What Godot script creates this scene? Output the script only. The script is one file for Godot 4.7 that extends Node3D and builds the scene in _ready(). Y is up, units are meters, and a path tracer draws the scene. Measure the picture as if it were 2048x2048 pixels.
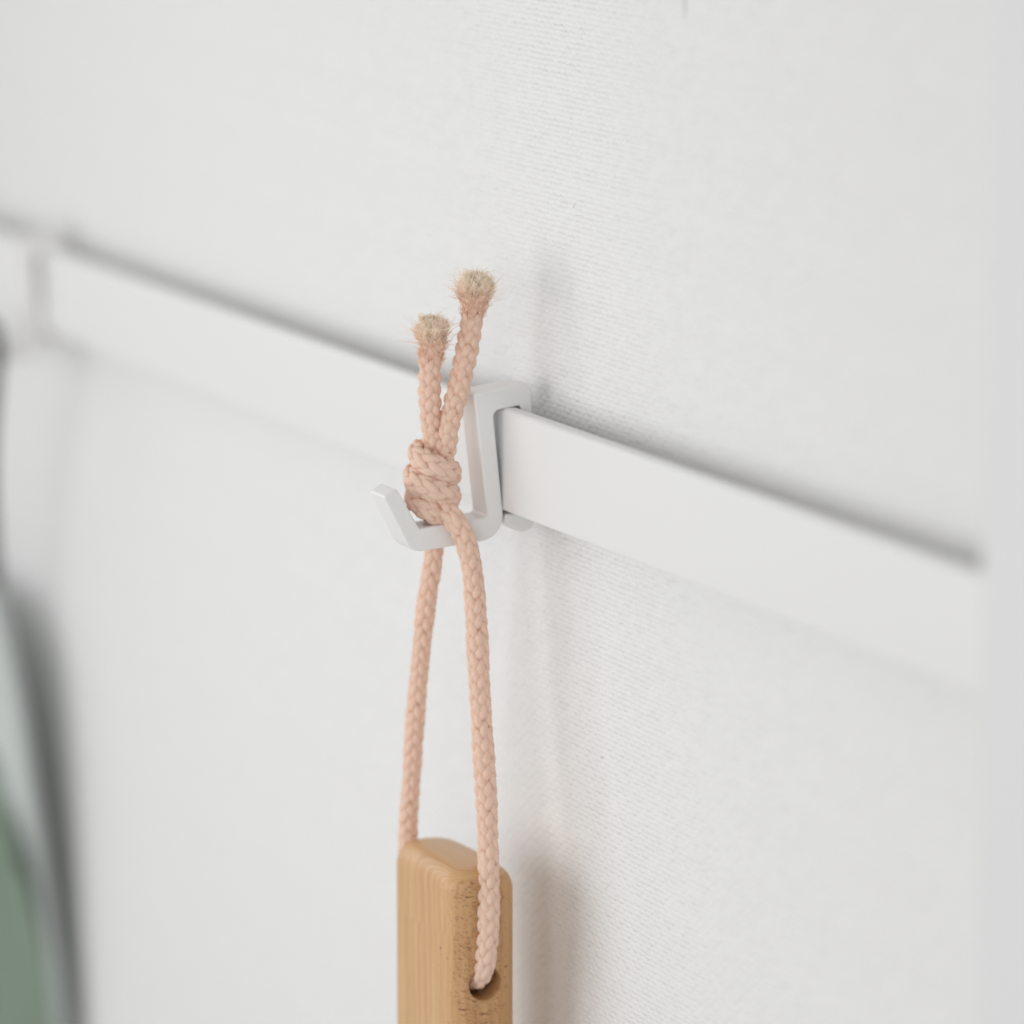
extends Node3D
# A braided pink cord, tied in a loop round a wooden handle, hangs from a white hook on a white rail.
# Shapes are worked out in millimetres and stored in metres.

const MM := 0.001
const WALL := -12.0                     # the wall's face; the rail's front is z = 0, the near hook's right side x = 0
const RAIL_TOP := 23.6

var rng := RandomNumberGenerator.new()
var mats := {}


# ------------------------------------------------------------------ mesh building
class Shape:
	var v := PackedVector3Array()
	var n := PackedVector3Array()
	var uv := PackedVector2Array()
	var idx := PackedInt32Array()

	func add(p: Vector3, nn: Vector3, t := Vector2.ZERO) -> int:
		v.append(p)
		n.append(nn)
		uv.append(t)
		return v.size() - 1

	func tri(a: int, b: int, c: int) -> void:
		var g := (v[b] - v[a]).cross(v[c] - v[a])
		if g.dot(n[a] + n[b] + n[c]) > 0.0:
			idx.append_array([a, c, b])
		else:
			idx.append_array([a, b, c])

	func quad(a: int, b: int, c: int, d: int) -> void:
		tri(a, b, c)
		tri(a, c, d)

	func flat(a: Vector3, b: Vector3, c: Vector3, d: Vector3, nn: Vector3) -> void:
		var k := add(a, nn)
		add(b, nn)
		add(c, nn)
		add(d, nn)
		quad(k, k + 1, k + 2, k + 3)

	func mesh(base: Vector3) -> ArrayMesh:
		var w := PackedVector3Array()
		w.resize(v.size())
		for i in v.size():
			w[i] = (v[i] - base) * 0.001
		var a := []
		a.resize(Mesh.ARRAY_MAX)
		a[Mesh.ARRAY_VERTEX] = w
		a[Mesh.ARRAY_NORMAL] = n
		a[Mesh.ARRAY_TEX_UV] = uv
		a[Mesh.ARRAY_INDEX] = idx
		var m := ArrayMesh.new()
		m.add_surface_from_arrays(Mesh.PRIMITIVE_TRIANGLES, a)
		return m


func thing(called: String, label: String, category: String, base := Vector3.ZERO, group := "") -> Node3D:
	var o := Node3D.new()
	o.name = called
	add_child(o, true)
	o.position = base * MM
	o.set_meta("label", label)
	o.set_meta("category", category)
	if group:
		o.set_meta("group", group)
	return o


func part(called: String, s: Shape, m: Material, parent: Node3D, base: Vector3) -> MeshInstance3D:
	var o := MeshInstance3D.new()
	o.name = called
	o.mesh = s.mesh(base)
	o.material_override = m
	parent.add_child(o, true)
	return o


func structure(called: String, s: Shape, m: Material, label: String) -> MeshInstance3D:
	var o := part(called, s, m, self, Vector3.ZERO)
	o.set_meta("kind", "structure")
	o.set_meta("label", label)
	return o


# ------------------------------------------------------------------ outlines and extrusions
# A closed outline whose corners are rounded: each corner is (u, v, radius).
func outline(corners: Array, steps := 7) -> PackedVector2Array:
	var out := PackedVector2Array()
	var count := corners.size()
	for i in count:
		var p := Vector2(corners[i].x, corners[i].y)
		var a := Vector2(corners[i - 1].x, corners[i - 1].y)
		var b := Vector2(corners[(i + 1) % count].x, corners[(i + 1) % count].y)
		var da := (a - p).normalized()
		var db := (b - p).normalized()
		var half := acos(clampf(da.dot(db), -1.0, 1.0)) / 2.0
		var r: float = corners[i].z
		if r <= 0.01:
			out.append(p)
			continue
		var reach := r / tan(half)
		var centre := p + (da + db).normalized() * r / sin(half)
		var from := (p + da * reach - centre)
		var to := (p + db * reach - centre)
		var turn := from.angle_to(to)
		for k in steps + 1:
			out.append(centre + from.rotated(turn * k / steps))
	return out


# Sweeps an outline along one axis from w0 to w1, with rounded rims of size bevel. place turns (u, v, w) into a point.
func extrude(s: Shape, pts: PackedVector2Array, w0: float, w1: float, bevel: float, place: Callable, rim_steps := 5) -> void:
	var count := pts.size()
	var area := 0.0
	for i in count:
		area += pts[i - 1].cross(pts[i])
	var side := 1.0 if area > 0.0 else -1.0
	var outw := PackedVector2Array()
	var miter := PackedFloat32Array()
	for i in count:
		var e0 := (pts[i] - pts[i - 1]).normalized()
		var e1 := (pts[(i + 1) % count] - pts[i]).normalized()
		var n0 := Vector2(e0.y, -e0.x) * side
		var n1 := Vector2(e1.y, -e1.x) * side
		var m := (n0 + n1).normalized()
		outw.append(m)
		miter.append(minf(1.6, 1.0 / maxf(0.3, m.dot(n0))))
	var rings := []
	for end in 2:
		for k in rim_steps + 1:
			var t := float(k) / rim_steps
			var ang := (1.0 - t) * PI / 2.0 if end == 0 else t * PI / 2.0      # PI/2 = facing along w
			var w := w0 + bevel * (1.0 - sin(ang)) if end == 0 else w1 - bevel * (1.0 - sin(ang))
			rings.append([w, bevel * (1.0 - cos(ang)), sin(ang) * (-1.0 if end == 0 else 1.0), cos(ang)])
	var first := s.v.size()
	var origin: Vector3 = place.call(0.0, 0.0, 0.0)
	for ring in rings:
		for i in count + 1:
			var j := i % count
			var q: Vector2 = pts[j] - outw[j] * ring[1] * miter[j]
			var p: Vector3 = place.call(q.x, q.y, ring[0])
			var nn: Vector3 = place.call(outw[j].x * ring[3], outw[j].y * ring[3], ring[2]) - origin
			s.add(p, nn.normalized(), Vector2(ring[0], i))
	for k in rings.size() - 1:
		for i in count:
			var a := first + k * (count + 1) + i
			s.quad(a, a + 1, a + count + 2, a + count + 1)
	for end in 2:
		var flat := PackedVector2Array()
		for j in count:
			flat.append(pts[j] - outw[j] * bevel * miter[j])
		var nn: Vector3 = (place.call(0.0, 0.0, -1.0 if end == 0 else 1.0) - origin).normalized()
		var k0 := s.v.size()
		for q in flat:
			s.add(place.call(q.x, q.y, w0 if end == 0 else w1), nn, q)
		var tris := Geometry2D.triangulate_polygon(flat)
		for t in range(0, tris.size(), 3):
			s.tri(k0 + tris[t], k0 + tris[t + 1], k0 + tris[t + 2])


# ------------------------------------------------------------------ curves
# A smooth curve through the points, cut into steps of equal length.
func smooth_path(points: Array, step: float) -> PackedVector3Array:
	var fine := PackedVector3Array()
	var last := points.size() - 1
	for i in last:
		var p1: Vector3 = points[i]
		var p2: Vector3 = points[i + 1]
		var p0: Vector3 = points[i - 1] if i > 0 else p1 * 2.0 - p2
		var p3: Vector3 = points[i + 2] if i + 2 <= last else p2 * 2.0 - p1
		for k in 40:
			fine.append(p1.cubic_interpolate(p2, p0, p3, k / 40.0))
	fine.append(points[last])
	return even_path(fine, step)


func even_path(fine: PackedVector3Array, step: float) -> PackedVector3Array:
	var length := 0.0
	for i in fine.size() - 1:
		length += fine[i].distance_to(fine[i + 1])
	var cuts := maxi(2, int(round(length / step)))
	var out := PackedVector3Array()
	var at := 0
	var gone := 0.0
	for k in cuts + 1:
		var want := length * k / cuts
		while at < fine.size() - 2 and gone + fine[at].distance_to(fine[at + 1]) < want:
			gone += fine[at].distance_to(fine[at + 1])
			at += 1
		var seg := fine[at].distance_to(fine[at + 1])
		out.append(fine[at].lerp(fine[at + 1], clampf((want - gone) / maxf(seg, 1e-6), 0.0, 1.0)))
	return out


# A braided cord: eight columns of plump strands that lean left and right by turns and dip under one another.
func braid(s: Shape, path: PackedVector3Array, radius: float, pitch: float, stretch := 1.0, squeeze := 1.0, phase := 0.0, around := 80, tilt := 0.26) -> void:
	var rows := path.size()
	var cols := 8
	var deep := radius * 0.45
	var core := radius - deep
	var wide := TAU / cols * radius * 0.73
	var long := pitch * 0.61
	var lobes := int(path.size()) + 40
	var jitter := PackedFloat32Array()
	jitter.resize(cols * 4096)
	for i in jitter.size():
		jitter[i] = rng.randf_range(-1.0, 1.0)
	var step := path[0].distance_to(path[1])
	var normal := Vector3(0.31, 0.2, 0.93)
	var rr := PackedFloat32Array()
	rr.resize(rows * around)
	var frames := []
	var gone := 0.0
	var first := s.v.size()
	for r in rows:
		var tangent := (path[mini(r + 1, rows - 1)] - path[maxi(r - 1, 0)]).normalized()
		normal = (normal - tangent * normal.dot(tangent)).normalized()
		frames.append([normal, tangent.cross(normal)])
		if r > 0:
			gone += path[r].distance_to(path[r - 1])
		var swell := 1.0 + 0.035 * sin(gone * 0.21 + phase) + 0.02 * sin(gone * 0.53 + 2.0 * phase)
		for c in around:
			var ang := TAU * c / around
			var col := int(floor(ang / (TAU / cols) + 0.5))
			var best := 0.0
			var mark := Vector2.ZERO
			for dc in [-1, 0, 1]:
				var cc: int = col + dc
				var cm := posmod(cc, cols)
				var odd := cm % 2
				var across := (ang - cc * TAU / cols) * radius
				var row0 := int(floor((gone + phase) / pitch - 0.5 * odd))
				for dr in [0, 1, -1, 2]:
					var row: int = row0 + dr
					var jt := jitter[cm * 4096 + posmod(row, 4095)]
					var along: float = gone + phase - (row + 0.5 * odd) * pitch + jt * 0.11 * pitch
					var lean := (tilt if odd else -tilt) + 0.05 * jt
					var a2 := across - lean * along + jt * 0.05 * wide
					var b2 := along
					var e := (a2 / wide) ** 2 + (b2 / long) ** 2
					if e < 1.0:
						var h := sqrt(1.0 - e) * (1.0 + 0.05 * jt) + 0.16 * b2 / long
						if h > best:
							best = h
							mark = Vector2(a2 * 0.5 + jt * 3.0, b2 * 0.10 + jt)
			var rad := (core + deep * best) * swell
			rr[r * around + c] = rad
			s.add(Vector3.ZERO, Vector3.UP, mark)
	for r in rows:
		var f: Array = frames[r]
		for c in around:
			var ang := TAU * c / around
			var o: Vector3 = (f[0] * cos(ang) + f[1] * sin(ang)) * rr[r * around + c]
			o = Vector3(o.x * squeeze, o.y * stretch, o.z * squeeze)
			s.v[first + r * around + c] = path[r] + o
	for r in rows:
		for c in around:
			var k := first + r * around + c
			var dc := s.v[first + r * around + (c + 1) % around] - s.v[first + r * around + (c + around - 1) % around]
			var dr := s.v[first + mini(r + 1, rows - 1) * around + c] - s.v[first + maxi(r - 1, 0) * around + c]
			var nn := dc.cross(dr).normalized()
			s.n[k] = nn if nn.dot(s.v[k] - path[r]) > 0.0 else -nn
	for r in rows - 1:
		for c in around:
			var a := first + r * around + c
			var b := first + r * around + (c + 1) % around
			s.quad(a, b, b + around, a + around)


# A round bar along a path (fibres, rims).
func bar(s: Shape, path: PackedVector3Array, r0: float, r1: float, around := 3, mark := 0.5) -> void:
	var normal := Vector3(0.3, 0.5, 0.8)
	var rows := path.size()
	var first := s.v.size()
	for r in rows:
		var tangent := (path[mini(r + 1, rows - 1)] - path[maxi(r - 1, 0)]).normalized()
		normal = (normal - tangent * normal.dot(tangent)).normalized()
		var other := tangent.cross(normal)
		var rad := lerpf(r0, r1, float(r) / (rows - 1))
		for c in around:
			var d := normal * cos(TAU * c / around) + other * sin(TAU * c / around)
			s.add(path[r] + d * rad, d, Vector2(0.5, mark))
	for r in rows - 1:
		for c in around:
			var a := first + r * around + c
			var b := first + r * around + (c + 1) % around
			s.quad(a, b, b + around, a + around)


# ------------------------------------------------------------------ textures
# The woven wall covering: plump weft floats in brick order with warp knuckles between them.
func weave_image() -> Image:
	var size := 1024
	var im := Image.create_empty(size, size, false, Image.FORMAT_RF)
	var nx := 16
	var ny := 32
	var rough := FastNoiseLite.new()
	rough.seed = 5
	rough.frequency = 0.02
	var amp := []
	var row_amp := []
	for i in ny:
		row_amp.append(rng.randf_range(0.9, 1.08))
	for i in nx * ny:
		amp.append(Vector3(rng.randf_range(0.68, 1.08) * row_amp[i / nx], rng.randf_range(-0.14, 0.14), rng.randf_range(-0.11, 0.11)))
	for y in size:
		var fy := float(y) / size * ny
		for x in size:
			var fx := float(x) / size * nx
			var best := 0.0
			var row0 := int(floor(fy))
			for dy in [-1, 0, 1]:
				var row: int = row0 + dy
				var off := 0.5 if posmod(row, 2) == 1 else 0.0
				var c0 := int(floor(fx - off))
				for dx in [-1, 0, 1]:
					var cell: int = c0 + dx
					var k: Vector3 = amp[posmod(row, ny) * nx + posmod(cell, nx)]
					var u := (fx - off - cell - 0.5 + k.y) / 0.60
					var v := (fy - row - 0.5 + k.z) / 0.70
					var e := u * u + v * v
					if e < 1.0:
						best = maxf(best, (1.0 - e) * k.x)
			im.set_pixel(x, y, Color(best * 0.8 + 0.12 * rough.get_noise_2d(x, y), 0, 0))
	return im


# Fine fibres that run along the strands of the cord.
func fibre_image() -> Image:
	var im := Image.create_empty(256, 256, false, Image.FORMAT_RF)
	var noise := FastNoiseLite.new()
	noise.seed = 11
	noise.frequency = 0.09
	for y in 256:
		for x in 256:
			im.set_pixel(x, y, Color(0.5 + 0.5 * noise.get_noise_2d(x * 1.6, y * 0.16), 0, 0))
	return im


# The faint orange peel of sprayed paint.
func speckle_image() -> Image:
	var im := Image.create_empty(256, 256, false, Image.FORMAT_RF)
	var noise := FastNoiseLite.new()
	noise.seed = 31
	noise.frequency = 0.05
	for y in 256:
		for x in 256:
			im.set_pixel(x, y, Color(0.5 + 0.5 * noise.get_noise_2d(x, y), 0, 0))
	return im


# Wood laid once round the handle: u runs round it (0 at the back), v runs down it. Long straight grain, and short dark
# flecks where the saw met the rays.
func wood_image() -> Image:
	var w := 1024
	var h := 1024
	var im := Image.create_empty(w, h, false, Image.FORMAT_RGB8)
	var grain := FastNoiseLite.new()
	grain.seed = 21
	grain.frequency = 0.01
	var fine := FastNoiseLite.new()
	fine.seed = 22
	fine.frequency = 0.05
	var pale := Color(0.865, 0.71, 0.52)
	var deep := Color(0.725, 0.54, 0.36)
	for y in h:
		for x in w:
			var bend := 10.0 * grain.get_noise_2d(x * 0.4, y * 0.25)
			var g := grain.get_noise_2d((x + bend) * 4.2, y * 0.12)
			var f := fine.get_noise_2d(x * 3.0, y * 0.35)
			var t := clampf(0.36 + 0.42 * g + 0.16 * f, 0.0, 1.0)
			var ray := smoothstep(0.50, 0.58, x / float(w)) * (1.0 - smoothstep(0.70, 0.74, x / float(w)))
			im.set_pixel(x, y, pale.lerp(deep, clampf(t + 0.35 * ray, 0.0, 1.0)))
	return im


func fleck(im: Image, x: float, y: float, length: float, slope: float, thick: float, c: Color, strength: float) -> void:
	var n := int(length) + 1
	for k in n:
		var t := float(k) / n
		var px := x + k
		var py := y + slope * k + 3.0 * sin(t * PI) * signf(slope + 0.01)
		var half := thick * sin(PI * clampf(t * 0.9 + 0.05, 0.0, 1.0))
		for j in range(-3, 4):
			var cover := clampf(half - absf(j) + 0.5, 0.0, 1.0) * strength
			if cover > 0.0:
				var qx := posmod(int(px), im.get_width())
				var qy := posmod(int(py) + j, im.get_height())
				im.set_pixel(qx, qy, im.get_pixel(qx, qy).lerp(c, cover))


func wood_flecks(im: Image) -> void:
	for i in 1900:                       # small pores, denser towards the middle of the narrow side
		var u := 0.585 + 0.038 * rng.randfn(0.0, 1.0)
		fleck(im, u * 1024.0, rng.randf() * 1024.0, rng.randf_range(4, 11), rng.randf_range(0.0, 0.7), rng.randf_range(0.7, 1.5), Color(0.42, 0.25, 0.15), rng.randf_range(0.15, 0.5))
	fleck(im, 478.0, 34.0, 6.0, 0.5, 2.4, Color(0.22, 0.13, 0.09), 0.95)
	for i in 110:                       # long ray flecks
		var u := 0.605 + 0.025 * rng.randfn(0.0, 1.0)
		fleck(im, u * 1024.0, rng.randf() * 1024.0, rng.randf_range(8, 24), rng.randf_range(0.0, 0.3), rng.randf_range(0.9, 2.2), Color(0.45, 0.23, 0.15), rng.randf_range(0.3, 0.7))


# The dye fades out along the frayed ends: cord pink at the bottom, undyed cream at the top.
func fade_texture() -> GradientTexture2D:
	var g := Gradient.new()
	g.set_color(0, linear(0.92, 0.66, 0.52))
	g.set_color(1, linear(1.0, 0.875, 0.72))
	g.set_offset(1, 0.75)
	var t := GradientTexture2D.new()
	t.gradient = g
	t.width = 8
	t.height = 64
	t.fill_from = Vector2(0, 0)
	t.fill_to = Vector2(0, 1)
	return t


func texture(im: Image) -> ImageTexture:
	return ImageTexture.create_from_image(im)


func plain(c: Color, rough: float, spec := 0.5) -> StandardMaterial3D:
	var m := StandardMaterial3D.new()
	m.albedo_color = c
	m.roughness = rough
	m.metallic_specular = spec
	return m


func linear(r: float, g: float, b: float) -> Color:
	return Color(r, g, b).linear_to_srgb()


# ------------------------------------------------------------------ solid from a distance field
var hole_at := Vector3(0, -105.6, 11.8)

func handle_distance(p: Vector3) -> float:
	var q := Vector2(absf(p.x + 1.7) - 18.5, absf(p.z - 11.6) - 8.5)
	var r := 5.8
	var e := q + Vector2(r, r)
	var d2 := Vector2(maxf(e.x, 0.0), maxf(e.y, 0.0)).length() + minf(maxf(e.x, e.y), 0.0) - r
	var top := -78.2 - 0.020 * (p.z - 12.5) ** 2 - 0.0022 * (p.x + 1.5) ** 2
	var cap := 4.2
	var a := d2 + cap
	var b := p.y - top + cap
	var d := Vector2(maxf(a, 0.0), maxf(b, 0.0)).length() + minf(maxf(a, b), 0.0) - cap
	var hole := 3.9 - Vector2(p.y - hole_at.y, p.z - hole_at.z).length()
	var k := 0.5
	var m := clampf(0.5 + 0.5 * (d - hole) / k, 0.0, 1.0)
	return lerpf(hole, d, m) + k * m * (1.0 - m)


func handle_shape() -> Shape:
	var s := Shape.new()
	var cell := 0.62
	var lo := Vector3(-21.1, -160.0, 2.2)
	var nx := 64
	var ny := 134
	var nz := 31
	var field := PackedFloat32Array()
	field.resize(nx * ny * nz)
	for k in nz:
		for j in ny:
			for i in nx:
				field[(k * ny + j) * nx + i] = handle_distance(lo + Vector3(i, j, k) * cell)
	var owner_of := {}
	for k in nz - 1:
		for j in ny - 1:
			for i in nx - 1:
				var low := 1e9
				var high := -1e9
				for c in 8:
					var val := field[((k + (c >> 2)) * ny + j + ((c >> 1) & 1)) * nx + i + (c & 1)]
					low = minf(low, val)
					high = maxf(high, val)
				if low > 0.0 or high <= 0.0:
					continue
				var p := lo + (Vector3(i, j, k) + Vector3.ONE * 0.5) * cell
				var nn := Vector3.UP
				for pass_ in 3:
					var d := handle_distance(p)
					var h := 0.05
					nn = Vector3(handle_distance(p + Vector3(h, 0, 0)) - handle_distance(p - Vector3(h, 0, 0)), handle_distance(p + Vector3(0, h, 0)) - handle_distance(p - Vector3(0, h, 0)), handle_distance(p + Vector3(0, 0, h)) - handle_distance(p - Vector3(0, 0, h))).normalized()
					p -= nn * d * 0.9
				# u round the handle: 0 at the back, 0.25 on the far narrow side, 0.4 on the broad front, 0.62 on the near narrow side
				var uu := 0.0
				var x := clampf((p.x + 19.4) / 35.8, 0.0, 1.0)
				var z := clampf((p.z - 3.8) / 16.0, 0.0, 1.0)
				var front := x * 0.34 + 0.19
				var near := 0.53 + (1.0 - z) * 0.155
				var wx := smoothstep(0.35, 0.8, absf(nn.x)) if nn.x > 0.0 else 0.0
				uu = lerpf(front, near, wx)
				if nn.z < -0.5:
					uu = 0.7 + (1.0 - x) * 0.3
				uu = lerpf(uu, 0.30 + 0.03 * z, smoothstep(0.45, 0.92, nn.y))
				owner_of[(k * ny + j) * nx + i] = s.add(p, nn, Vector2(uu, -p.y / 95.0 + 0.01 * x))
	for k in range(1, nz - 1):
		for j in range(1, ny - 1):
			for i in range(1, nx - 1):
				var at := (k * ny + j) * nx + i
				var here := field[at] <= 0.0
				var sx := nx * ny
				if here != (field[at + 1] <= 0.0):
					s.quad(owner_of[at], owner_of[at - nx], owner_of[at - nx - sx], owner_of[at - sx])
				if here != (field[at + nx] <= 0.0):
					s.quad(owner_of[at], owner_of[at - 1], owner_of[at - 1 - sx], owner_of[at - sx])
				if here != (field[at + sx] <= 0.0):
					s.quad(owner_of[at], owner_of[at - 1], owner_of[at - 1 - nx], owner_of[at - nx])
	return s


# ------------------------------------------------------------------ things
func hook_outline() -> PackedVector2Array:      # (z, y), as seen from the right
	return outline([
		Vector3(7.2, 27.4, 0.7), Vector3(-7.1, 29.1, 2.3), Vector3(-7.7, -4.6, 2.0), Vector3(-4.4, -5.4, 1.5), Vector3(-0.5, -2.9, 0.7), Vector3(-0.5, -0.8, 0.7), Vector3(-4.8, -0.8, 0.4), Vector3(-4.45, 23.95, 0.5),
		Vector3(2.45, 23.15, 1.7), Vector3(0.0, 0.2, 0.0), Vector3(-0.35, -6.2, 5.6), Vector3(22.6, -8.1, 4.2), Vector3(29.4, 5.3, 0.6),
		Vector3(26.2, 7.1, 0.9), Vector3(20.6, -2.6, 0.3), Vector3(3.9, -1.2, 1.0)])


func make_hook() -> Shape:
	var s := Shape.new()
	extrude(s, hook_outline(), -8.6, 0.0, 0.55, func(u, v, w): return Vector3(w, v, u))
	return s


# A frayed cord end: a lumpy mop with loose fibres lying over it and a few stray ones.
func fray(end: Vector3, up: Vector3, flare: float, length: float, count: int, strays: int) -> Shape:
	var s := Shape.new()
	var side := up.cross(Vector3(0.3, 0.1, 0.9)).normalized()
	var other := up.cross(side)
	var lumps := FastNoiseLite.new()
	lumps.seed = rng.randi() % 1000
	lumps.frequency = 0.30
	var profile := func(t: float, a: float) -> Vector3:      # t 0 at the cord, 1 at the crown
		var swell := 2.35 + flare * smoothstep(0.15, 0.75, t)
		var rad := swell * sqrt(maxf(0.0, 1.0 - pow(maxf(0.0, t - 0.62) / 0.38, 2.4)))
		var d := side * cos(a) + other * sin(a)
		var p := end + up * (t * length - 3.2) + d * rad
		return p + (d + up * 0.5 * t) * 2.1 * lumps.get_noise_3dv(p * 1.3) * smoothstep(0.0, 0.4, t) + d * 0.12 * sin(a * 23.0 + 4.0 * lumps.get_noise_3dv(p))
	var rows := 30
	var cols := 90
	for r in rows + 1:
		for c in cols + 1:
			var t := float(r) / rows
			var a := TAU * (c % cols) / cols
			var p: Vector3 = profile.call(t, a)
			var du: Vector3 = profile.call(t, a + 0.03) - profile.call(t, a - 0.03)
			var dv: Vector3 = profile.call(minf(t + 0.02, 0.999), a) - profile.call(maxf(t - 0.02, 0.0), a)
			var nn := du.cross(dv).normalized()
			if nn.dot(side * cos(a) + other * sin(a) + up * maxf(0.0, t - 0.5)) < 0.0:
				nn = -nn
			s.add(p, nn if r < rows else up, Vector2(0.5, clampf(t, 0.02, 0.98)))
	for r in rows:
		for c in cols:
			var k := r * (cols + 1) + c
			s.quad(k, k + 1, k + cols + 2, k + cols + 1)
	for i in count + strays:
		var wild := i >= count
		var a := rng.randf() * TAU
		var t0 := rng.randf_range(-0.25, 0.85) if not wild else rng.randf_range(0.1, 0.95)
		var reach := rng.randf_range(0.12, 0.4)
		var drift := rng.randfn(0, 0.25)
		var lift := rng.randf_range(0.05, 1.2) if not wild else rng.randf_range(0.8, 4.4)
		var wave := Vector3(rng.randfn(0, 1), rng.randfn(0, 1), rng.randfn(0, 1)) * (0.25 if not wild else 0.9)
		var pts := PackedVector3Array()
		for k in 7:
			var u := k / 6.0
			var t := minf(t0 + reach * u, 1.0)
			var aa := a + drift * u
			var p: Vector3 = profile.call(t, aa)
			pts.append(p + (side * cos(aa) + other * sin(aa)) * (0.05 + lift * u * u) + up * (1.5 * u * u * maxf(0.0, t - 0.5) + (rng.randf_range(-0.2, 0.5) * u if wild else 0.0)) + wave * u * u)
		bar(s, pts, 0.085 if not wild else 0.055, 0.05 if not wild else 0.035, 5, clampf(t0, 0.05, 0.95))
	return s


# Fine loose hairs that stand off a cord.
func add_fuzz(on: MeshInstance3D, from: Shape, count: int, m: Material, base: Vector3) -> void:
	var s := Shape.new()
	for i in count:
		var k := rng.randi() % from.v.size()
		var p := from.v[k]
		var d := (from.n[k] + Vector3(rng.randfn(0, 0.6), rng.randfn(0, 0.6), rng.randfn(0, 0.6))).normalized()
		var bend := Vector3(rng.randfn(0, 1), rng.randfn(0, 1), rng.randfn(0, 1)) * 0.5
		var length := rng.randf_range(0.3, 1.3)
		var pts := PackedVector3Array()
		for j in 5:
			var t := j / 4.0
			pts.append(p + d * length * t + bend * length * t * t)
		bar(s, pts, 0.022, 0.012, 4)
	var o := part("fuzz", s, m, on, base)
	o.set_meta("kind", "stuff")


# A hanging cloth that bulges in soft folds: front and back sheets a few millimetres apart, joined round the edge.
func cloth(right: Array, top: float, bottom: float, left: float, thick: float, wave: float, seed_: int, place: Callable) -> Shape:
	var s := Shape.new()
	var folds := FastNoiseLite.new()
	folds.seed = seed_
	folds.frequency = 0.022
	var rows := 60
	var cols := 40
	var pos := func(c: int, r: int, side: float) -> Vector3:
		var y := lerpf(top, bottom, float(r) / rows)
		var x1: float = right[0].x
		for k in right.size() - 1:
			if y <= right[k].y:
				x1 = lerpf(right[k].x, right[k + 1].x, clampf((right[k].y - y) / (right[k].y - right[k + 1].y), 0.0, 1.0))
		var u := float(c) / cols
		var x := lerpf(left, x1, u)
		var edge := sqrt(maxf(0.0, 1.0 - pow(u, 10.0))) * sqrt(minf(1.0, r * 0.25 + 0.02))
		return place.call(x, y, wave * folds.get_noise_2d(x * 1.6, y * 0.55) + side * thick * edge)
	for side in [-1.0, 1.0]:
		for r in rows + 1:
			for c in cols + 1:
				var du: Vector3 = pos.call(mini(c + 1, cols), r, side) - pos.call(maxi(c - 1, 0), r, side)
				var dv: Vector3 = pos.call(c, mini(r + 1, rows), side) - pos.call(c, maxi(r - 1, 0), side)
				var nn: Vector3 = dv.cross(du).normalized() * side
				s.add(pos.call(c, r, side), nn, Vector2(c, r))
	var half := (rows + 1) * (cols + 1)
	for f in 2:
		for r in rows:
			for c in cols:
				var k := f * half + r * (cols + 1) + c
				s.quad(k, k + 1, k + cols + 2, k + cols + 1)
	return s


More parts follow.
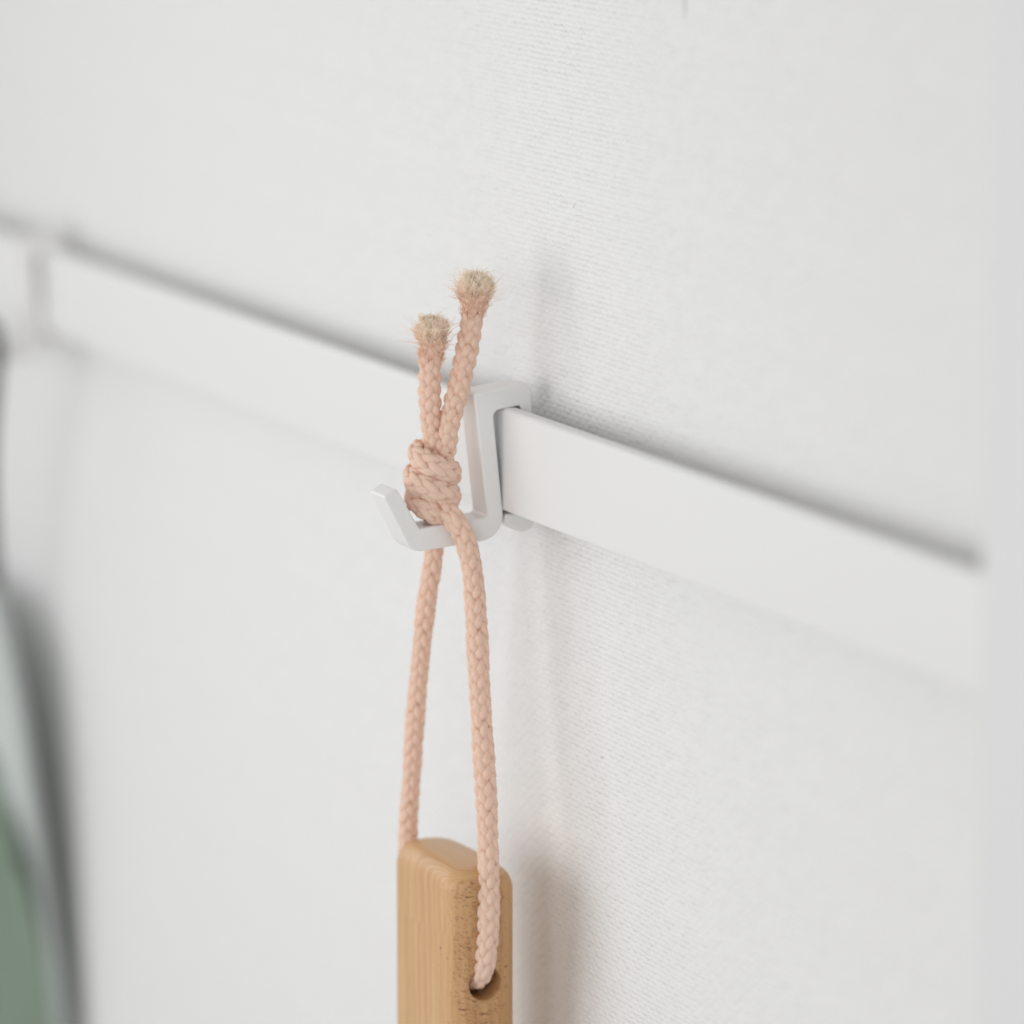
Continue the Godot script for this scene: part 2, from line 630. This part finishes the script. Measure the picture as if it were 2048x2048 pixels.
func _ready() -> void:
	rng.seed = 2024
	# --- camera
	var cam := Camera3D.new()
	cam.name = "camera"
	var lens := CameraAttributesPhysical.new()
	lens.frustum_focal_length = 121.88
	lens.frustum_focus_distance = 1.1665
	lens.exposure_aperture = 4.1
	lens.frustum_near = 0.05
	lens.frustum_far = 20.0
	cam.attributes = lens
	add_child(cam)
	cam.position = Vector3(1.06506799, 0.20502829, 0.46981012)
	cam.basis = Basis.looking_at(Vector3(-0.90036438, -0.17364818, -0.39898658), Vector3.UP)
	cam.fov = rad_to_deg(2.0 * atan(1024.0 / 10400.0))
	cam.near = 0.05
	cam.far = 20.0
	cam.current = true
	# --- surroundings: the soft white light of a bright room
	var env := Environment.new()
	env.background_mode = Environment.BG_COLOR
	env.background_color = linear(1.0, 0.99, 0.97)
	env.background_energy_multiplier = 0.49
	env.tonemap_mode = Environment.TONE_MAPPER_LINEAR
	env.tonemap_exposure = 1.0
	env.sdfgi_enabled = true
	env.ssao_enabled = true
	env.ssil_enabled = true
	var around := WorldEnvironment.new()
	around.name = "surroundings"
	around.environment = env
	add_child(around)
	# --- lights: a tall window straight across from the wall, and dimmer ones to either side
	window_light("window_light", Vector3(-0.13, -0.01, 0.50), Vector3(-0.10, -0.01, 0.0), Vector2(0.62, 0.32), 0.128, Color(0.99, 0.995, 1.0))
	window_light("left_window_light", Vector3(-1.4, 0.42, 0.6), Vector3(0.0, 0.0, 0.0), Vector2(0.7, 0.7), 0.22, Color(0.97, 0.97, 1.0))
	window_light("right_window_light", Vector3(0.9, 0.12, 0.80), Vector3(0.0, 0.0, 0.0), Vector2(0.5, 0.5), 0.22, Color(1.0, 0.995, 0.99))

	# --- materials
	var weave := plain(linear(0.85, 0.85, 0.845), 0.85, 0.25)
	weave.heightmap_enabled = true
	weave.heightmap_texture = texture(weave_image())
	weave.heightmap_scale = 0.043
	weave.uv1_scale = Vector3(1.0 / 56.0, 1.0 / 38.4, 1.0)
	var rail_paint := plain(linear(0.82, 0.82, 0.815), 0.42)
	rail_paint.heightmap_enabled = true
	rail_paint.heightmap_texture = texture(speckle_image())
	rail_paint.heightmap_scale = 0.003
	rail_paint.uv1_triplanar = true
	rail_paint.uv1_scale = Vector3.ONE * 45.0
	var post_paint := plain(linear(0.765, 0.775, 0.775), 0.55)
	var hook_plastic := plain(linear(0.845, 0.84, 0.83), 0.36)
	var cord_yarn := plain(linear(0.945, 0.65, 0.515), 0.7, 0.35)
	cord_yarn.heightmap_enabled = true
	cord_yarn.heightmap_texture = texture(fibre_image())
	cord_yarn.heightmap_scale = 0.008
	cord_yarn.subsurf_scatter_enabled = true
	cord_yarn.subsurf_scatter_strength = 0.10
	cord_yarn.rim_enabled = true
	cord_yarn.rim = 0.15
	cord_yarn.rim_tint = 0.3
	var fray_yarn := plain(Color.WHITE, 0.8, 0.2)
	fray_yarn.albedo_texture = fade_texture()
	var fuzz_yarn := plain(linear(0.92, 0.72, 0.58), 0.8, 0.2)
	var wood_im := wood_image()
	wood_flecks(wood_im)
	var wood := plain(Color.WHITE, 0.38, 0.5)
	wood.albedo_texture = texture(wood_im)
	var cloth_green := plain(linear(0.215, 0.28, 0.215), 0.8)
	var cloth_pale := plain(linear(0.58, 0.62, 0.60), 0.8)
	var cloth_edge := plain(linear(0.38, 0.41, 0.40), 0.8)
	var loop_grey := plain(linear(0.08, 0.085, 0.085), 0.7)

	# --- the wall, and the post that ends it on the right
	var s := Shape.new()
	var x0 := -1100.0
	var x1 := 340.0
	var y0 := -620.0
	var y1 := 620.0
	var k := s.add(Vector3(x0, y0, WALL), Vector3.BACK, Vector2(x0, -y0))
	s.add(Vector3(x1, y0, WALL), Vector3.BACK, Vector2(x1, -y0))
	s.add(Vector3(x1, y1, WALL), Vector3.BACK, Vector2(x1, -y1))
	s.add(Vector3(x0, y1, WALL), Vector3.BACK, Vector2(x0, -y1))
	s.quad(k, k + 1, k + 2, k + 3)
	s.flat(Vector3(x0, y0, WALL - 40), Vector3(x1, y0, WALL - 40), Vector3(x1, y1, WALL - 40), Vector3(x0, y1, WALL - 40), Vector3.FORWARD)
	s.flat(Vector3(x0, y1, WALL), Vector3(x1, y1, WALL), Vector3(x1, y1, WALL - 40), Vector3(x0, y1, WALL - 40), Vector3.UP)
	s.flat(Vector3(x0, y0, WALL), Vector3(x1, y0, WALL), Vector3(x1, y0, WALL - 40), Vector3(x0, y0, WALL - 40), Vector3.DOWN)
	s.flat(Vector3(x0, y0, WALL), Vector3(x0, y1, WALL), Vector3(x0, y1, WALL - 40), Vector3(x0, y0, WALL - 40), Vector3.LEFT)
	s.flat(Vector3(x1, y0, WALL), Vector3(x1, y1, WALL), Vector3(x1, y1, WALL - 40), Vector3(x1, y0, WALL - 40), Vector3.RIGHT)
	var wall := structure("wall", s, weave, "white wall with a woven linen texture behind the rail")
	var mark := plain(linear(0.50, 0.48, 0.45), 0.9, 0.2)
	s = Shape.new()                     # a small nick in the wall covering, and a little lint caught in it
	bar(s, smooth_path([Vector3(68.2, 121.0, WALL), Vector3(68.6, 118.6, WALL + 0.05), Vector3(68.4, 116.4, WALL)], 0.3), 0.22, 0.10, 6)
	part("nick", s, mark, wall, Vector3.ZERO)
	s = Shape.new()
	for q in [Vector2(27.5, -53.0), Vector2(25.0, 22.0), Vector2(31.0, -82.0), Vector2(12.0, 70.0), Vector2(38.0, -20.0), Vector2(22.0, -98.0)]:
		var bend := Vector3(rng.randfn(0, 0.8), rng.randfn(0, 0.8), 0.15)
		bar(s, smooth_path([Vector3(q.x, q.y, WALL + 0.12), Vector3(q.x, q.y, WALL + 0.2) + bend, Vector3(q.x, q.y, WALL + 0.1) + bend * 1.6 + Vector3(0.4, 0.1, 0)], 0.2), 0.05, 0.03, 4)
	part("lint", s, mark, wall, Vector3.ZERO).set_meta("kind", "stuff")
	s = Shape.new()
	extrude(s, outline([Vector3(229, 4, 1.5), Vector3(330, 4, 1.5), Vector3(330, WALL - 60, 1.5), Vector3(229, WALL - 60, 1.5)]), -620, 620, 1.0, func(u, v, w): return Vector3(u, w, v))
	structure("wall_post", s, post_paint, "plain pale grey post at the right edge where the rail ends")

	# --- the rail
	var base := Vector3(-150, 0, 0)
	var rail := thing("hanging_rail", "long flat white rail running level across the textured wall", "rail", base)
	s = Shape.new()
	extrude(s, outline([Vector3(0.0, 0.0, 0.8), Vector3(0.0, RAIL_TOP, 1.2), Vector3(-4.0, RAIL_TOP, 1.2), Vector3(-4.0, 0.0, 0.8)]), -760, 228.5, 0.3, func(u, v, w): return Vector3(w, v, u))
	part("bar", s, rail_paint, rail, base)
	for x in [-640.0, 215.0]:
		s = Shape.new()
		extrude(s, outline([Vector3(x - 7, 5, 2), Vector3(x + 7, 5, 2), Vector3(x + 7, 19, 2), Vector3(x - 7, 19, 2)]), WALL - 0.5, -3.5, 0.2, func(u, v, w): return Vector3(u, v, w))
		part("spacer", s, rail_paint, rail, base)

	# --- hooks
	base = Vector3(-4.3, 0, 0)
	var hook := thing("wall_hook", "white plastic hook in sharp focus holding the knotted pink cord", "hook", base, "white hooks on the rail")
	part("hook_body", make_hook(), hook_plastic, hook, base)
	var other: Node3D = hook.duplicate()
	other.name = "wall_hook_001"
	add_child(other, true)
	other.position = (base + Vector3(-322.5, -1.5, 0)) * MM
	other.set_meta("label", "blurred white hook at the left edge above the green cloth")

	# --- the cord
	base = Vector3(-4.3, -1.5, 14.5)
	var cord := thing("braided_cord", "braided peach pink cord knotted over the near white hook with two frayed ends", "cord", base)
	var step := 0.2
	s = Shape.new()
	braid(s, smooth_path([Vector3(-4.5, 5.0, 14.0), Vector3(-1.5, 1.9, 13.9), Vector3(1.3, -0.6, 13.0), Vector3(2.5, -4.4, 11.0), Vector3(2.9, -11.3, 9.2), Vector3(3.6, -19.3, 8.6), Vector3(6.0, -36.3, 8.7), Vector3(9.2, -53.2, 9.0), Vector3(12.0, -64.2, 9.5), Vector3(15.0, -75.0, 10.4), Vector3(17.0, -86.2, 11.1), Vector3(17.4, -95.4, 11.6), Vector3(16.6, -101.8, 12.2), Vector3(13.6, -105.0, 12.5), Vector3(9.0, -105.8, 12.2)], step), 2.6, 3.45)
	add_fuzz(part("near_leg", s, cord_yarn, cord, base), s, 260, fuzz_yarn, base)
	s = Shape.new()
	braid(s, smooth_path([Vector3(-5.0, 7.0, 15.0), Vector3(-8.5, 3.6, 14.8), Vector3(-11.0, -2.0, 13.0), Vector3(-11.2, -10.5, 12.4), Vector3(-12.4, -23.9, 14.0), Vector3(-15.0, -45.5, 15.2), Vector3(-17.5, -63.8, 15.5), Vector3(-20.0, -79.8, 15.4), Vector3(-20.8, -95.0, 14.0), Vector3(-19.8, -102.0, 12.6), Vector3(-16.5, -105.2, 12.1), Vector3(-9.0, -105.6, 12.0)], step), 2.35, 3.45, 1.0, 1.0, 1.2)
	add_fuzz(part("far_leg", s, cord_yarn, cord, base), s, 200, fuzz_yarn, base)
	# the knot: a coil round the two ends
	var coil := PackedVector3Array()
	var to_cam := Vector3(0.914, 0, 0.405)
	var to_right := Vector3(0.405, 0, -0.914)
	for i in 401:
		var phi := lerpf(-1.25 * PI, 4.95 * PI, i / 400.0)
		var tuck := smoothstep(0.0, 0.10, i / 400.0) * (1.0 - smoothstep(0.93, 1.0, i / 400.0))
		var turn := phi / TAU
		var rad := lerpf(0.4, 4.15 + 0.6 * smoothstep(0.35, 0.75, turn) - 1.2 * smoothstep(1.3, 1.9, turn), tuck)
		var lean := -to_right * (0.1 + 0.7 * smoothstep(0.3, 1.0, turn) + 0.7 * smoothstep(1.2, 2.0, turn))
		var dip := 0.9 * sin(phi)
		coil.append(Vector3(-4.3, 11.2 - 5.1 * turn - dip + 0.5 * smoothstep(1.4, 2.0, turn), 14.9) + lean + (to_cam * cos(phi) + to_right * sin(phi)) * rad)
	s = Shape.new()
	braid(s, even_path(coil, step), 2.55, 3.5, 1.22, 0.84, 0.6, 96, 0.42)
	add_fuzz(part("knot", s, cord_yarn, cord, base), s, 220, fuzz_yarn, base)
	# the two ends above it
	var ends := [
		[[Vector3(-4.6, 8.0, 14.6), Vector3(-4.8, 14.0, 15.0), Vector3(-5.0, 19.5, 15.5), Vector3(-5.0, 27.0, 16.0), Vector3(-5.0, 33.0, 15.9), Vector3(-5.0, 38.9, 15.4)], 0.8, 8.5],
		[[Vector3(-3.4, 9.0, 13.8), Vector3(-3.0, 15.5, 12.9), Vector3(-2.6, 21.0, 12.0), Vector3(-2.4, 30.0, 9.6), Vector3(-2.4, 38.5, 7.6), Vector3(-2.4, 45.0, 6.5), Vector3(-2.4, 49.2, 6.1)], 1.25, 7.9]]
	for e in ends:
		s = Shape.new()
		var path := smooth_path(e[0], step)
		braid(s, path, 2.65, 2.95, 1.0, 1.0, rng.randf() * 3.0)
		var tail := part("cord_end", s, cord_yarn, cord, base)
		add_fuzz(tail, s, 150, fuzz_yarn, base)
		var last := path[path.size() - 1]
		var up := (last - path[path.size() - 12]).normalized()
		var tuft := part("frayed_tuft", fray(last, up, e[1], e[2], 750, 170), fray_yarn, tail, base)
		tuft.set_meta("kind", "stuff")

	# --- the wooden handle
	base = Vector3(-1.5, -105, 11.8)
	var handle := thing("wooden_handle", "smooth pale wooden handle with a drilled hole, hanging from the pink cord", "handle", base)
	part("handle_body", handle_shape(), wood, handle, base)

	# --- what hangs on the far hook, out of focus
	base = Vector3(-350, -160, 0)
	var hung := thing("hanging_cloth", "blurred sage green cloth with a grey folded edge hanging at the lower left", "cloth", base)
	var slope := func(u, v, w): return Vector3(u - 9.5 - 0.10 * maxf(0.0, v + 202.0), v, w - 4.5 + 0.09 * (v + 202.0))      # it leans, its lower end nearer to the wall
	var edge := []
	for q in [Vector2(-330, -78), Vector2(-325, -86), Vector2(-321, -97), Vector2(-318, -114), Vector2(-318, -135), Vector2(-318, -153), Vector2(-319, -172), Vector2(-320, -202), Vector2(-323, -260), Vector2(-330, -310)]:
		edge.append(slope.call(q.x, q.y, 0.0))
	s = Shape.new()
	bar(s, smooth_path(edge, 2.0), 1.6, 3.0, 16)
	part("folded_edge", s, cloth_edge, hung, base)
	part("front_fold", cloth([Vector2(-352, -134), Vector2(-332, -150), Vector2(-325, -164), Vector2(-322, -203), Vector2(-328, -305)], -134.0, -305.0, -430.0, 2.2, 6.0, 4, func(u, v, w): return slope.call(u, v - 0.35 * (u + 352.0) * smoothstep(-170.0, -134.0, v), w + 2.5)), cloth_green, hung, base)
	part("back_fold", cloth([Vector2(-334, -82), Vector2(-323, -100), Vector2(-320, -135), Vector2(-321, -203), Vector2(-328, -305)], -82.0, -305.0, -430.0, 1.2, 2.0, 9, func(u, v, w): return slope.call(u, v, w - 1.0)), cloth_pale, hung, base)
	s = Shape.new()
	bar(s, smooth_path([Vector3(-328, 1.8, 14.0), Vector3(-322.0, 0.8, 14.5), Vector3(-320.0, -6, 14.5), Vector3(-325, -16, 14), Vector3(-340, -42, 11), Vector3(-352, -80, 6)], 2.0), 1.8, 1.8, 12)
	part("loop", s, loop_grey, hung, base)


func window_light(called: String, at: Vector3, target: Vector3, size: Vector2, energy: float, c: Color) -> void:
	var l := AreaLight3D.new()
	l.name = called
	add_child(l)
	l.look_at_from_position(at, target, Vector3.UP)
	l.area_size = size
	l.light_energy = energy
	l.light_color = c
	l.shadow_enabled = true
	l.set("area_range", 8.0)
	l.set("area_attenuation", 2.0)
